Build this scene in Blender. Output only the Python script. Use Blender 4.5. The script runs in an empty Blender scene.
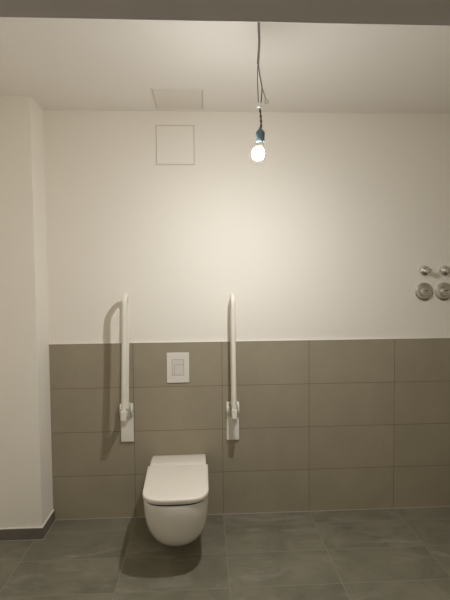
import bpy, bmesh, math, random
from mathutils import Vector, Matrix
random.seed(4)
PI = math.pi
S = bpy.context.scene
C = S.collection

# ------------------------------------------------------------------ materials
def mat(name, col, rough=.5, metal=0., bump=0., bscale=60., var=0., vscale=4., spec=.5, coat=0.):
    m = bpy.data.materials.new(name); m.use_nodes = True
    nt = m.node_tree; b = nt.nodes['Principled BSDF']
    b.inputs['Base Color'].default_value = (*col, 1)
    b.inputs['Roughness'].default_value = rough
    b.inputs['Metallic'].default_value = metal
    b.inputs['Specular IOR Level'].default_value = spec
    b.inputs['Coat Weight'].default_value = coat
    tc = nt.nodes.new('ShaderNodeTexCoord')
    if var:
        n = nt.nodes.new('ShaderNodeTexNoise'); n.inputs['Scale'].default_value = vscale; n.inputs['Detail'].default_value = 5
        nt.links.new(tc.outputs['Object'], n.inputs['Vector'])
        r = nt.nodes.new('ShaderNodeValToRGB')
        r.color_ramp.elements[0].position = .3; r.color_ramp.elements[1].position = .7
        r.color_ramp.elements[0].color = (*[c*(1-var) for c in col], 1)
        r.color_ramp.elements[1].color = (*[min(1, c*(1+var)) for c in col], 1)
        nt.links.new(n.outputs['Fac'], r.inputs['Fac']); nt.links.new(r.outputs['Color'], b.inputs['Base Color'])
    if bump:
        n = nt.nodes.new('ShaderNodeTexNoise'); n.inputs['Scale'].default_value = bscale; n.inputs['Detail'].default_value = 4
        nt.links.new(tc.outputs['Object'], n.inputs['Vector'])
        bp = nt.nodes.new('ShaderNodeBump'); bp.inputs['Strength'].default_value = bump; bp.inputs['Distance'].default_value = .002
        nt.links.new(n.outputs['Fac'], bp.inputs['Height']); nt.links.new(bp.outputs['Normal'], b.inputs['Normal'])
    return m

def tile_mat(name, col, grout, axes, offs, pitch, gw, rough, var, streak, spec=.5):
    """tiles in a straight grid: a grout line wherever (coord-off)/pitch is near a whole number"""
    m = bpy.data.materials.new(name); m.use_nodes = True
    nt = m.node_tree; N = nt.nodes; L = nt.links; b = N['Principled BSDF']
    def math_(op, a, c=None):
        n = N.new('ShaderNodeMath'); n.operation = op
        for i, v in enumerate((a, c)):
            if v is None: continue
            if isinstance(v, (int, float)): n.inputs[i].default_value = v
            else: L.new(v, n.inputs[i])
        return n.outputs[0]
    geo = N.new('ShaderNodeNewGeometry')
    sx = N.new('ShaderNodeSeparateXYZ'); L.new(geo.outputs['Position'], sx.inputs[0])
    masks, ids = [], []
    for ax, of, pi, w in zip(axes, offs, pitch, gw):
        t = math_('DIVIDE', math_('SUBTRACT', sx.outputs[ax], of), pi)
        ids.append(math_('FLOOR', t))
        d = math_('MULTIPLY', math_('ABSOLUTE', math_('SUBTRACT', t, math_('ROUND', t))), pi)
        masks.append(math_('LESS_THAN', d, w/2))
    g = math_('MAXIMUM', masks[0], masks[1])
    tid = N.new('ShaderNodeCombineXYZ'); L.new(ids[0], tid.inputs[0]); L.new(ids[1], tid.inputs[1])
    wn = N.new('ShaderNodeTexWhiteNoise'); L.new(tid.outputs[0], wn.inputs['Vector'])
    # cloudy cement look, shifted for every tile
    ad = N.new('ShaderNodeVectorMath'); ad.operation = 'ADD'
    sc = N.new('ShaderNodeVectorMath'); sc.operation = 'SCALE'; sc.inputs['Scale'].default_value = 7.
    L.new(wn.outputs['Color'], sc.inputs[0]); L.new(geo.outputs['Position'], ad.inputs[0]); L.new(sc.outputs[0], ad.inputs[1])
    mp = N.new('ShaderNodeMapping'); mp.inputs['Scale'].default_value = (1, 1, 1); L.new(ad.outputs[0], mp.inputs['Vector'])
    n1 = N.new('ShaderNodeTexNoise'); n1.inputs['Scale'].default_value = 3.2; n1.inputs['Detail'].default_value = 7; n1.inputs['Roughness'].default_value = .62; n1.inputs['Distortion'].default_value = .8
    L.new(mp.outputs[0], n1.inputs['Vector'])
    r1 = N.new('ShaderNodeValToRGB'); r1.color_ramp.elements[0].position = .3; r1.color_ramp.elements[1].position = .72
    r1.color_ramp.elements[0].color = (*[c*(1-var) for c in col], 1); r1.color_ramp.elements[1].color = (*[c*(1+var) for c in col], 1)
    L.new(n1.outputs['Fac'], r1.inputs['Fac'])
    out = r1.outputs['Color']
    if streak:   # pale cement streaks and dust
        mp2 = N.new('ShaderNodeMapping'); mp2.inputs['Rotation'].default_value = (0, 0, .55); mp2.inputs['Scale'].default_value = (1.6, 5.5, 1)
        L.new(ad.outputs[0], mp2.inputs['Vector'])
        n2 = N.new('ShaderNodeTexNoise'); n2.inputs['Scale'].default_value = 1.7; n2.inputs['Detail'].default_value = 6; n2.inputs['Distortion'].default_value = 1.3
        L.new(mp2.outputs[0], n2.inputs['Vector'])
        r2 = N.new('ShaderNodeValToRGB'); r2.color_ramp.elements[0].position = .56; r2.color_ramp.elements[1].position = .8
        r2.color_ramp.elements[0].color = (0, 0, 0, 1); r2.color_ramp.elements[1].color = (streak,)*3 + (1,)
        L.new(n2.outputs['Fac'], r2.inputs['Fac'])
        mx = N.new('ShaderNodeMix'); mx.data_type = 'RGBA'
        L.new(r2.outputs['Color'], mx.inputs[0]); L.new(out, mx.inputs[6]); mx.inputs[7].default_value = (.42, .40, .36, 1)
        out = mx.outputs[2]
    mg = N.new('ShaderNodeMix'); mg.data_type = 'RGBA'
    L.new(g, mg.inputs[0]); L.new(out, mg.inputs[6]); mg.inputs[7].default_value = (*grout, 1)
    L.new(mg.outputs[2], b.inputs['Base Color'])
    b.inputs['Roughness'].default_value = rough; b.inputs['Specular IOR Level'].default_value = spec
    bp = N.new('ShaderNodeBump'); bp.invert = True; bp.inputs['Strength'].default_value = .5; bp.inputs['Distance'].default_value = .001
    L.new(g, bp.inputs['Height']); L.new(bp.outputs['Normal'], b.inputs['Normal'])
    return m

M = dict(
    plaster=mat('white_plaster', (.87, .83, .755), .9, bump=.25, bscale=90, spec=.2),
    ceil=mat('ceiling_paint', (.87, .835, .78), .92, bump=.15, bscale=70, spec=.2),
    wtile=tile_mat('wall_tile', (.347, .304, .222), (.17, .135, .095), (0, 2), (0, 0), (.6, .3), (.0035, .0035), .55, .06, 0, .35),
    ftile=tile_mat('floor_tile', (.202, .190, .140), (.27, .255, .21), (0, 1), (0, -.147), (.6, .3), (.0045, .0035), .5, .26, .38, .35),
    skirt=mat('skirting_tile', (.16, .14, .115), .5, var=.15, vscale=9),
    seal=mat('pale_sealant', (.42, .39, .34), .6),
    acryl=mat('white_acrylic', (.86, .83, .77), .6),
    frame=mat('grey_frame_paint', (.62, .59, .58), .5, bump=.05),
    ceramic=mat('white_ceramic', (.80, .77, .71), .18, coat=.3),
    lid=mat('white_lid_plastic', (.80, .755, .67), .35),
    housing=mat('white_housing_plastic', (.78, .74, .66), .35),
    dark=mat('dark_gap', (.05, .045, .04), .7),
    rail=mat('white_coated_rail', (.80, .77, .68), .32),
    bracket=mat('white_bracket_plastic', (.80, .775, .70), .4),
    pin=mat('grey_pin', (.42, .40, .33), .4),
    plate=mat('white_flush_plastic', (.78, .74, .69), .35),
    button=mat('white_button_plastic', (.72, .68, .63), .35),
    chrome=mat('chrome', (.80, .79, .77), .10, metal=1.),
    chrome2=mat('brushed_chrome', (.74, .72, .69), .2, metal=1.),
    black=mat('black_spindle', (.03, .03, .03), .5),
    socket=mat('blue_grey_socket_plastic', (.115, .17, .195), .4),
    cable=mat('grey_cable_sheath', (.23, .21, .19), .6),
    wire=mat('grey_wire', (.30, .28, .27), .6),
    dwire=mat('dark_wire', (.07, .06, .065), .6),
    term=mat('white_terminal_plastic', (.93, .93, .97), .4),
    neck=mat('bulb_neck_plastic', (.80, .76, .70), .5),
    hatchp=mat('hatch_cover_paint', (.80, .755, .685), .8),
    panel=mat('white_panel_paint', (.87, .83, .755), .7, bump=.05),
    pframe=mat('panel_frame_paint', (.82, .78, .70), .6),
    gap=mat('shadow_gap', (.42, .38, .32), .8),
)
clear = mat('clear_terminal_plastic', (.85, .82, .74), .3)
clear.node_tree.nodes['Principled BSDF'].inputs['Transmission Weight'].default_value = .7
glow = bpy.data.materials.new('lit_bulb_glass'); glow.use_nodes = True
b = glow.node_tree.nodes['Principled BSDF']
b.inputs['Base Color'].default_value = (.9, .9, .88, 1)
b.inputs['Emission Color'].default_value = (1.0, .992, .985, 1)
b.inputs['Emission Strength'].default_value = 2050.
glow_side = glow.copy(); glow_side.name = 'lit_bulb_glass_near_neck'
glow_side.node_tree.nodes['Principled BSDF'].inputs['Emission Strength'].default_value = 290.

# ------------------------------------------------------------------ helpers
def link(name, bm, m, parent=None, smooth=False, auto=None):
    me = bpy.data.meshes.new(name); bmesh.ops.recalc_face_normals(bm, faces=bm.faces); bm.to_mesh(me); bm.free()
    o = bpy.data.objects.new(name, me); C.objects.link(o); me.materials.append(M[m] if isinstance(m, str) else m)
    if smooth:
        for p in me.polygons: p.use_smooth = True
        if auto:
            bmx = bmesh.new(); bmx.from_mesh(me)
            for e in bmx.edges:
                if len(e.link_faces) == 2 and e.calc_face_angle(0) > auto: e.smooth = False
            bmx.to_mesh(me); bmx.free()
    if parent: o.parent = parent
    return o
def thing(name, label, cat, loc=(0, 0, 0), rz=0, group=None):
    o = bpy.data.objects.new(name, None); C.objects.link(o); o.empty_display_size = .05
    o.location = loc; o.rotation_euler = (0, 0, rz); o['label'] = label; o['category'] = cat
    if group: o['group'] = group
    return o
def struct(name, bm, m):
    o = link(name, bm, m); o['kind'] = 'structure'; return o
def box(bm, x0, x1, y0, y1, z0, z1, bev=0, seg=2):
    t = bmesh.new()
    bmesh.ops.create_cube(t, size=1)
    for v in t.verts:
        v.co = Vector(((x0+x1)/2+v.co.x*(x1-x0), (y0+y1)/2+v.co.y*(y1-y0), (z0+z1)/2+v.co.z*(z1-z0)))
    if bev: bmesh.ops.bevel(t, geom=list(t.edges), offset=bev, segments=seg, profile=.5, affect='EDGES')
    me = bpy.data.meshes.new('t'); t.to_mesh(me); t.free(); bm.from_mesh(me); bpy.data.meshes.remove(me)
    return bm
def B(): return bmesh.new()
def tube(bm, pts, r, n=12, flat=1., ref=Vector((1, 0, 0)), caps=True):
    """sweep an ellipse along pts; flat scales the direction along ref"""
    pts = [Vector(p) for p in pts]; rings = []
    rr = r if isinstance(r, (list, tuple)) else [r]*len(pts)
    for i, p in enumerate(pts):
        d = (pts[min(i+1, len(pts)-1)]-pts[max(i-1, 0)]).normalized()
        u = ref - d*ref.dot(d)
        if u.length < 1e-4: u = Vector((0, 1, 0)) - d*d.y
        u.normalize(); w = d.cross(u)
        rings.append([bm.verts.new(p+u*math.cos(2*PI*k/n)*rr[i]*flat+w*math.sin(2*PI*k/n)*rr[i]) for k in range(n)])
    for a, c in zip(rings, rings[1:]):
        for k in range(n): bm.faces.new((a[k], a[(k+1) % n], c[(k+1) % n], c[k]))
    if caps: bm.faces.new(rings[0][::-1]); bm.faces.new(rings[-1])
    return bm
def lathe(bm, prof, n=40, mtx=Matrix()):
    """prof: (radius, height) along +Z"""
    rings = []
    for r, h in prof:
        if r < 1e-6: rings.append([bm.verts.new(mtx @ Vector((0, 0, h)))])
        else: rings.append([bm.verts.new(mtx @ Vector((r*math.cos(2*PI*k/n), r*math.sin(2*PI*k/n), h))) for k in range(n)])
    for a, c in zip(rings, rings[1:]):
        for k in range(n):
            q = [a[k % len(a)], a[(k+1) % len(a)], c[(k+1) % len(c)], c[k % len(c)]]
            q = list(dict.fromkeys(q))
            if len(q) >= 3: bm.faces.new(q)
    if len(rings[0]) > 1: bm.faces.new(rings[0][::-1])
    if len(rings[-1]) > 1: bm.faces.new(rings[-1])
    return bm
def loft(bm, rings):
    vs = [[bm.verts.new(p) for p in r] for r in rings]; n = len(vs[0])
    for a, c in zip(vs, vs[1:]):
        for k in range(n): bm.faces.new((a[k], a[(k+1) % n], c[(k+1) % n], c[k]))
    bm.faces.new(vs[0][::-1]); bm.faces.new(vs[-1])
    return bm
def spline(pts, n=8):
    P = [Vector(p) for p in pts]; P = [2*P[0]-P[1]]+P+[2*P[-1]-P[-2]]; out = []
    for i in range(1, len(P)-2):
        for k in range(n):
            t = k/n; a, b_, c, d = P[i-1:i+3]
            out.append(.5*((2*b_)+(-a+c)*t+(2*a-5*b_+4*c-d)*t*t+(-a+3*b_-3*c+d)*t**3))
    out.append(P[-2]); return out

# ------------------------------------------------------------------ the setting
H = 2.743                      # ceiling
XL, XR = -.84, 4.2            # left and right room walls
YF = -2.134                    # room side of the front wall
WT = .18
PL, PD = -.555, -.215          # boxed-out shaft at the left of the back wall
struct('floor', box(B(), XL-.2, XR+.2, -4.3, .25, -.12, 0), 'ftile')
struct('ceiling', box(B(), XL-.2, XR+.2, YF-WT, .25, H, H+.15), 'ceil')
struct('wall_back', box(B(), XL-.2, XR+.2, .010, .25, 0, H), 'plaster')
struct('wall_back_tiles', box(B(), PL, XR, 0, .010, 0, 1.2), 'wtile')
struct('wall_left', box(B(), XL-.2, PL, PD, .010, 0, H), 'plaster')
struct('wall_left_rear', box(B(), XL-.2, XL, YF, PD, 0, H), 'plaster')
struct('wall_right', box(B(), XR, XR+.2, YF, .010, 0, H), 'plaster')
DX0, DX1, DH = -.12, 1.16, 2.135
bm = B()
box(bm, XL-.2, DX0, YF-WT, YF, 0, H); box(bm, DX1, XR+.2, YF-WT, YF, 0, H); box(bm, DX0, DX1, YF-WT, YF, DH, H)
struct('wall_front', bm, 'plaster')
bm = B()                       # grey lining of the doorway the picture is taken through
box(bm, DX0, DX1, YF-WT-.012, YF+.004, DH-.006, DH, .002); box(bm, DX0, DX0+.02, YF-WT-.012, YF+.004, 0, DH-.006, .002); box(bm, DX1-.02, DX1, YF-WT-.012, YF+.004, 0, DH-.006, .002)
struct('door_1', bm, 'frame')
bm = B()                       # corridor behind the doorway
box(bm, XL-.2, XR+.2, -4.3, -4.15, 0, 2.6); box(bm, XL-.2, XL, -4.15, YF-WT, 0, 2.6); box(bm, XR, XR+.2, -4.15, YF-WT, 0, 2.6); box(bm, XL-.2, XR+.2, -4.3, YF-WT, 2.6, 2.75)
struct('wall_corridor', bm, 'plaster')
bm = B()
box(bm, XL, PL+.010, PD-.012, PD, .001, .072, .0015); box(bm, PL, PL+.010, PD, -.0005, .001, .072, .0015)
struct('baseboard_left', bm, 'skirt')
bm = B()
box(bm, XL, PL+.008, PD-.009, PD, .072, .0765, .001); box(bm, PL, PL+.008, PD, -.0005, .072, .0765, .001)
struct('trim_1', bm, 'acryl')                                   # white joint on the skirting
struct('trim_2', box(B(), PL, XR, .002, .010, 1.2, 1.2055, .001), 'acryl')   # joint along the top of the tiles
struct('trim_3', box(B(), PL+.01, XR, -.005, 0, 0.0005, .0055, .001), 'seal')    # joint along their foot
bm = B()
box(bm, XL, PL+.017, PD-.018, PD-.012, .0003, .003, .001); box(bm, PL+.010, PL+.016, PD-.012, -.006, .0003, .003, .001)
struct('trim_4', bm, 'seal')

# ------------------------------------------------------------------ ceiling hatch and wall panel
def panel(root, w, d, fr, gap, mtx, cm='panel'):
    """square cover in a slim frame, built in local XY, thickness along -Z(down/out)"""
    bm = B()
    for a in ((-w/2, w/2, -d/2, -d/2+fr), (-w/2, w/2, d/2-fr, d/2), (-w/2, -w/2+fr, -d/2+fr, d/2-fr), (w/2-fr, w/2, -d/2+fr, d/2-fr)):
        box(bm, *a, -.004, 0, .0008)
    f = link('frame', bm, 'pframe', root)
    g = link('seam', box(B(), -w/2+fr, w/2-fr, -d/2+fr, d/2-fr, -.0006, 0), 'gap', root)
    c = link('cover', box(B(), -w/2+fr+gap, w/2-fr-gap, -d/2+fr+gap, d/2-fr-gap, -.0045, -.0006, .001), cm, root)
    for o in (f, g, c): o.data.transform(mtx)
t = thing('ceiling_hatch', 'flush white square access hatch set in the ceiling against the back wall', 'hatch', (.338, -.190, H))
panel(t, .318, .314, .010, .004, Matrix(), 'hatchp')
t = thing('wall_access_panel', 'white square access panel flush in the back wall below the ceiling hatch', 'access panel', (.3025, .010, 2.5215))
panel(t, .262, .268, .005, .0028, Matrix.Rotation(-PI/2, 4, 'X'))

# ------------------------------------------------------------------ flush plate
t = thing('flush_plate', 'white flush plate with two inset buttons on the tiles above the toilet', 'flush plate', (.3015, 0, 1.03))
w, h = .0755, .102
bm = B(); box(bm, -w, w, -.010, .002, -h, h, .0025)
link('cover_plate', bm, 'plate', t)
bm = B()
bx0, bx1, bz0, bz1 = -.041, .041, -.052, .058
for a in ((bx0, bx1, bz0, bz0+.003), (bx0, bx1, bz1-.003, bz1), (bx0, bx0+.003, bz0+.003, bz1-.003), (bx1-.003, bx1, bz0+.003, bz1-.003), (-.024, bx1-.003, .020, .0225), (-.024, -.0215, bz0+.003, .020)):
    box(bm, a[0], a[1], -.0108, -.0098, a[2], a[3])
link('button_gap', bm, 'gap', t)
bm = B(); box(bm, bx0+.004, bx1-.004, -.0125, -.010, .0235, bz1-.004, .0008); box(bm, bx0+.004, -.0255, -.0125, -.010, bz0+.004, .0235, .0008)
o = link('button', bm, 'button', t); o['label'] = 'L-shaped large flush button'
bm = B(); box(bm, -.0205, bx1-.004, -.0128, -.010, bz0+.004, .019, .0012)
o = link('button', bm, 'button', t); o['label'] = 'small flush button'

# ------------------------------------------------------------------ toilet
def plan(w, yf, z, yc=None, ex=2.7, n=72, yb=0., nb=.03):
    """outline of a D shape: flat back at yb, straight sides to yc, round front at yf"""
    if yc is None: yc = yf+.19 if yf < -.25 else yf*.4
    pts = []
    for k in range(n//2+1):            # the front, from +x round to -x
        a = PI*k/(n//2)
        c, s = math.cos(a), math.sin(a)
        pts.append(Vector((w*math.copysign(abs(c)**(2/ex), c), yc+(yf-yc)*abs(s)**(2/ex), z)))
    m = 6
    for k in range(1, m+1): pts.append(Vector((-w+(w*nb)*(k/m), yc+(yb-yc)*k/m, z)))
    for k in range(1, m): pts.append(Vector((-w*(1-nb)+2*w*(1-nb)*k/m, yb, z)))
    for k in range(m, 0, -1): pts.append(Vector((w-(w*nb)*(k/m), yc+(yb-yc)*k/m, z)))
    return pts
t = thing('toilet', 'white wall-hung toilet with closed lid, mounted low on the tiled wall', 'toilet', (.3030, 0, 0), math.radians(1.0))
prof = [(.090, .035, -.36), (.0905, .06, -.42), (.095, .084, -.470), (.106, .106, -.520), (.126, .125, -.562), (.150, .140, -.596), (.182, .153, -.628), (.215, .163, -.652),
        (.25, .1705, -.671), (.29, .176, -.686), (.33, .1795, -.695), (.37, .1815, -.701), (.412, .1825, -.702), (.4195, .1815, -.701), (.4225, .179, -.698)]
bowl = link('bowl', loft(B(), [plan(w_, y_, z_, ex=2.35 if z_ < .2 else 2.35+.5*min(1, (z_-.2)/.2)) for z_, w_, y_ in prof]), 'ceramic', t, True, .9)
link('seat_gap', loft(B(), [plan(.1755, -.694, .4200, yb=-.02, ex=2.9, yc=-.53), plan(.1755, -.694, .4350, yb=-.02, ex=2.9, yc=-.53)]), 'dark', t, True, .6)
link('seat', loft(B(), [plan(w_, y_, z_, yb=-.255, ex=3.1, yc=-.54, nb=-.02) for w_, y_, z_ in ((.178, -.697, .4335), (.1825, -.7015, .4350), (.1825, -.7015, .4415), (.180, -.699, .4425))]), 'housing', t, True, .6)
lidr = []
for z_, i in ((.4430, .004), (.4440, .0012), (.4465, 0), (.4550, 0), (.4600, .0012), (.4625, .0040), (.4638, .0080)):
    lidr.append(plan(.1830-i, -.706+i, z_, yb=-.258-i*.3, ex=3.3, yc=-.545, nb=-.025))
lidr.append(plan(.150, -.660, .4645, yb=-.28, ex=3.3, yc=-.545, nb=-.025))
lid = link('lid', loft(B(), lidr), 'lid', t, True, .7)
# rear housing: slopes down towards the wall
bm = B()
secs = []
for y_, zt, w_ in ((-.2555, .4600, .1745), (-.252, .4630, .1755), (-.20, .4635, .1760), (-.12, .4590, .1765), (-.06, .4480, .1770), (-.02, .4350, .1770), (-.004, .4280, .1765), (0, .4230, .1755)):
    r_ = .005; sec = []
    for k in range(7): a = PI/2*k/6; sec.append(Vector((w_-r_+r_*math.cos(a), y_, zt-r_+r_*math.sin(a))))
    for k in range(7): a = PI/2+PI/2*k/6; sec.append(Vector((-w_+r_+r_*math.cos(a), y_, zt-r_+r_*math.sin(a))))
    sec += [Vector((-w_, y_, .4155)), Vector((w_, y_, .4155))]
    secs.append(sec)
link('rear_housing', loft(bm, secs), 'housing', t, True, .7)

# ------------------------------------------------------------------ fold-up grab rails
def make_rail(label, x, zp, lean, off, top):
    t = thing('grab_rail', label, 'grab rail', (x, 0, zp), 0, 'fold-up grab rails beside the toilet')
    # zp: bottom of the wall plate
    link('wall_plate', box(B(), -.0425, .0425, -.018, 0, 0, .262, .003), 'bracket', t)
    for s in (-1, 1):              # cheeks either side of the rails
        pts = [(-.0175, .262), (-.030, .262), (-.042, .254), (-.050, .236), (-.052, .212), (-.046, .192), (-.034, .178), (-.0175, .172)]
        xa, xb = (s*.0425, s*.0300) if s > 0 else (-.0425, -.0300)
        bm = B(); f1 = [bm.verts.new((xa, y, z)) for y, z in pts]; f2 = [bm.verts.new((xb, y, z)) for y, z in pts]
        bm.faces.new(f1); bm.faces.new(f2[::-1])
        for k in range(len(pts)): bm.faces.new((f1[k], f1[(k+1) % len(pts)], f2[(k+1) % len(pts)], f2[k]))
        bmesh.ops.bevel(bm, geom=list(bm.edges), offset=.002, segments=2, affect='EDGES')
        ck = link('cheek', bm, 'bracket', t)
        bm = B(); lathe(bm, [(.008, 0), (.008, .0015), (.007, .0022), (0, .0022)], 24, Matrix.Translation((s*.0425, -.034, .212)) @ Matrix.Rotation(s*PI/2, 4, 'Y'))
        link('pivot_cap', bm, 'pin', ck, True, .6)
    bm = B(); box(bm, -.0290, .0290, -.072, -.0175, .176, .240, .008)
    link('hinge_block', bm, 'pin', t)
    # hairpin rail: up the front, round the top, down the back
    zt = top-zp; yr, yfb, yft = -.038, -.168, -.150
    R = (abs(yft-yr))/2
    ll = lambda z: off+lean*(z-.18)/.8
    pts = []
    zb = .210
    for k in range(13): z = zb+(zt-R-zb)*k/12; pts.append((ll(z), yfb+(yft-yfb)*k/12, z))
    for k in range(1, 20):
        a = PI*k/20; pts.append((ll(zt-R+R*math.sin(a)), (yft+yr)/2-R*math.cos(a), zt-R+R*math.sin(a)))
    for k in range(13): z = zt-R+(.225-zt+R)*k/12; pts.append((ll(z), yr-.012*k/12, z))
    r = link('rail', tube(B(), pts, .0152, 20), 'rail', t, True, .8)
    # end piece of the front rail, a squared boot, and the link to the hinge
    bm = B(); box(bm, -.0172, .0172, yfb-.0180, yfb+.019, .192, .256, .006, 3); bmesh.ops.translate(bm, verts=bm.verts, vec=(off, 0, 0))
    link('rail_end', bm, 'rail', t)
    bm = B(); box(bm, -.014, .014, yfb+.010, -.060, .188, .228, .006); bmesh.ops.translate(bm, verts=bm.verts, vec=(off*.6, 0, 0))
    link('hinge_arm', bm, 'bracket', t)
    return t
make_rail('white fold-up grab rail left of the toilet, casting a wide hooked shadow', -.045, .534, .015, .004, 1.523)
make_rail('white fold-up grab rail right of the toilet and flush plate, casting a narrow straight shadow', .670, .528, -.002, .001, 1.516)

# ------------------------------------------------------------------ chrome fittings at the right
OUT = Matrix.Rotation(PI/2, 4, 'X')          # +Z of a lathe comes out of the wall
def dome(label, x, z):
    t = thing('pipe_outlet', label, 'pipe outlet', (x, .010, z), 0, 'chrome fittings on the right of the back wall')
    pr = [(.0385, 0), (.0385, .003)] + [(.0385*math.cos(a), .003+.028*math.sin(a)) for a in [PI/2*k/10 for k in range(1, 8)]] + [(.016, .0295), (.016, .028)]
    link('rosette', lathe(B(), pr, 40, OUT), 'chrome', t, True, .7)
    link('stub_pipe', lathe(B(), [(.0155, .02), (.0155, .060), (.0175, .060), (.0175, .069), (.0165, .0705), (.011, .0705), (.010, .066), (0, .066)], 32, OUT), 'chrome', t, True, .6)
def disc(label, x, z):
    t = thing('valve_rosette', label, 'valve', (x, .010, z), 0, 'chrome fittings on the right of the back wall')
    link('rosette', lathe(B(), [(.0635, 0), (.0640, .004), (.0625, .008), (.056, .0125), (.045, .0150), (.036, .0160), (.033, .0145), (.030, .0145)], 48, OUT), 'chrome2', t, True, .6)
    link('collar', lathe(B(), [(.0285, .012), (.0285, .028), (.0265, .0315), (.020, .0330), (.012, .0330), (.011, .030)], 36, OUT), 'chrome', t, True, .6)
    link('spindle', lathe(B(), [(.0055, .028), (.0055, .040), (.0045, .042), (0, .042)], 20, OUT), 'chrome', t, True, .6)
    bm = B(); box(bm, -.006, .016, -.0375, -.0325, .004, .0095, .001)
    link('spindle_tab', bm, 'black', t)
dome('small domed chrome pipe outlet, upper row, the one nearer the grab rails', 2.010, 1.671)
dome('small domed chrome pipe outlet, upper row, the one at the photo edge', 2.154, 1.670)
disc('wide round chrome valve rosette, lower row, the one nearer the grab rails', 2.008, 1.527)
disc('wide round chrome valve rosette, lower row, cut by the photo edge', 2.150, 1.526)

# ------------------------------------------------------------------ the bare bulb on its cable
LX, LY = .7345, -1.0
t = thing('pendant_bulb', 'lit bare bulb hanging from the ceiling on a grey cable', 'light bulb', (LX, LY, H))
def rel(l): return [(x-LX, y-LY, z-H) for x, y, z in l]
link('cable', tube(B(), rel(spline([(.7290, -1.07, H), (.7292, -1.062, 2.71), (.7345, -1.035, 2.665), (.7345, -1.01, 2.62), (.7330, -1.0, 2.582)])), .0052, 12), 'cable', t, True)
link('wire', tube(B(), rel(spline([(.7320, -1.0, 2.586), (.7300, -1.0, 2.52), (.7320, -1.0, 2.45), (.7335, -1.0, 2.405)])), .0022, 8), 'wire', t, True)
link('wire', tube(B(), rel(spline([(.7338, -1.0, 2.588), (.7400, -1.0, 2.535), (.7500, -1.0, 2.480), (.7480, -1.0, 2.440), (.7440, -1.0, 2.402)])), .0028, 8), 'cable', t, True)
link('wire', tube(B(), rel(spline([(.7500, -1.0, 2.482), (.7580, -1.0, 2.455), (.7680, -1.0, 2.425)])), .0020, 8), 'wire', t, True)
bm = B(); box(bm, .7265-LX, .7480-LX, -.009, .009, 2.388-H, 2.412-H, .004)
link('terminal', bm, 'term', t)
bm = B(); box(bm, .7600-LX, .7800-LX, -.006, .006, 2.404-H, 2.426-H, .003)
o = link('terminal', bm, clear, t); o['label'] = 'clear terminal'
for ph in (0, PI):
    pts = []
    for k in range(41):
        f = k/40; z = 2.395-(2.395-2.291)*f
        pts.append((.7385+.0055*f+.0030*math.sin(3*f)+.0024*math.cos(f*15+ph), -1.0+.0024*math.sin(f*15+ph), z))
    link('wire', tube(B(), rel(pts), .0026, 8), 'dwire', t, True)
zs = 2.236-H
Z = lambda l: [(r, h+zs) for r, h in l]
sk = link('socket', lathe(B(), Z([(.0170, 0), (.0185, .002), (.0185, .040), (.0178, .046), (.0130, .054), (.0070, .059), (.0060, .066), (.0045, .066), (0, .066)]), 40, Matrix.Translation((.007, 0, 0))), 'socket', t, True, .6)
bm = B()
for k in range(14):
    a = 2*PI*k/14
    q = B(); box(q, .0165, .0200, -.0013, .0013, zs+.026, zs+.046, .0005)
    bmesh.ops.rotate(q, verts=q.verts, cent=(0, 0, 0), matrix=Matrix.Rotation(a, 3, 'Z')); bmesh.ops.translate(q, verts=q.verts, vec=(.007, 0, 0))
    me = bpy.data.meshes.new('q'); q.to_mesh(me); q.free(); bm.from_mesh(me); bpy.data.meshes.remove(me)
link('grip_rib', bm, 'socket', sk)
tilt = Matrix.Translation((.007, 0, zs)) @ Matrix.Rotation(math.radians(12), 4, 'Y') @ Matrix.Rotation(PI, 4, 'X')    # bulb axis points down
bb = link('bulb', lathe(B(), [(0, -.004), (.0135, -.004), (.0140, .002), (.0165, .010), (.0180, .020), (.0205, .0290), (.0205, .0300), (0, .0300)], 40, tilt), 'neck', t, True, .7)
r0, zc = .0285, .0520
pr = [(.0205, .0300)]
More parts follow.
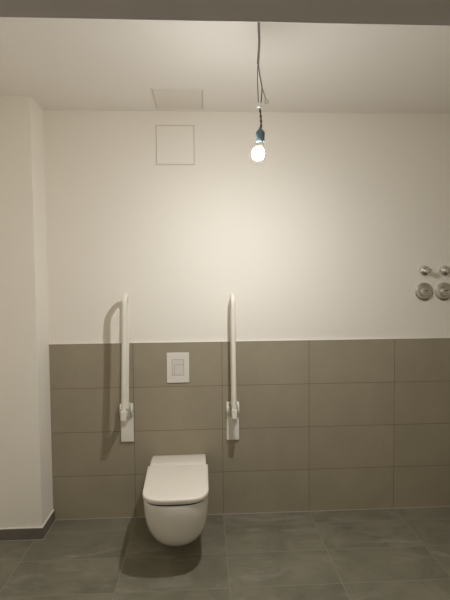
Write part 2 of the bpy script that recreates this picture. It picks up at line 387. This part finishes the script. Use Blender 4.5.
for k in range(1, 25):
    a = -math.radians(48)+k*(PI/2+math.radians(48))/24
    pr.append((max(0, r0*math.cos(a)), zc+r0*math.sin(a)))
pr[-1] = (0, zc+r0)
o = link('glass_globe', lathe(B(), pr, 40, tilt), glow, bb, True); o['label'] = 'glowing white globe'
o.data.materials.append(glow_side)
for p in o.data.polygons:                     # the LED board sits at the neck and shines towards the tip
    if p.center.z > (tilt @ Vector((0, 0, zc+r0*.62))).z: p.material_index = 1

# ------------------------------------------------------------------ added unseen fill light behind the camera, brightens the room through the doorway
la = bpy.data.lights.new('corridor_fill', 'AREA'); la.shape = 'RECTANGLE'; la.size = 1.2; la.size_y = .5; la.energy = 6; la.color = (1, .97, .92)
lo = bpy.data.objects.new('corridor_fill', la); C.objects.link(lo); lo.location = (1.5, -3.5, 2.58)

# ------------------------------------------------------------------ world, camera, view
w = bpy.data.worlds.new('world'); S.world = w; w.use_nodes = True
w.node_tree.nodes['Background'].inputs['Color'].default_value = (.02, .02, .02, 1)
w.node_tree.nodes['Background'].inputs['Strength'].default_value = 0.

yaw, pitch, roll, f = .0492, -.0434, -.0091, 450.06
cam = bpy.data.cameras.new('camera'); co = bpy.data.objects.new('camera', cam); C.objects.link(co)
cy, sy = math.cos(yaw), math.sin(yaw)
f0 = Vector((sy, cy, 0)); r0_ = Vector((cy, -sy, 0)); u0 = Vector((0, 0, 1))
fw = math.cos(pitch)*f0+math.sin(pitch)*u0; u = math.cos(pitch)*u0-math.sin(pitch)*f0
r = math.cos(roll)*r0_+math.sin(roll)*u; u2 = math.cos(roll)*u-math.sin(roll)*r0_
m = Matrix((r, u2, -fw)).transposed().to_4x4(); m.translation = Vector((.475, -3.0435, 1.6171))
co.matrix_world = m
cam.sensor_fit = 'VERTICAL'; cam.sensor_height = 24; cam.lens = 24*f/600; cam.clip_start = .02
S.camera = co
S.view_settings.view_transform = 'Standard'; S.view_settings.look = 'None'
S.view_settings.exposure = .41; S.view_settings.gamma = 1.; S.view_settings.use_curve_mapping = False
S.cycles.max_bounces = 16; S.cycles.diffuse_bounces = 12; S.cycles.use_denoising = True
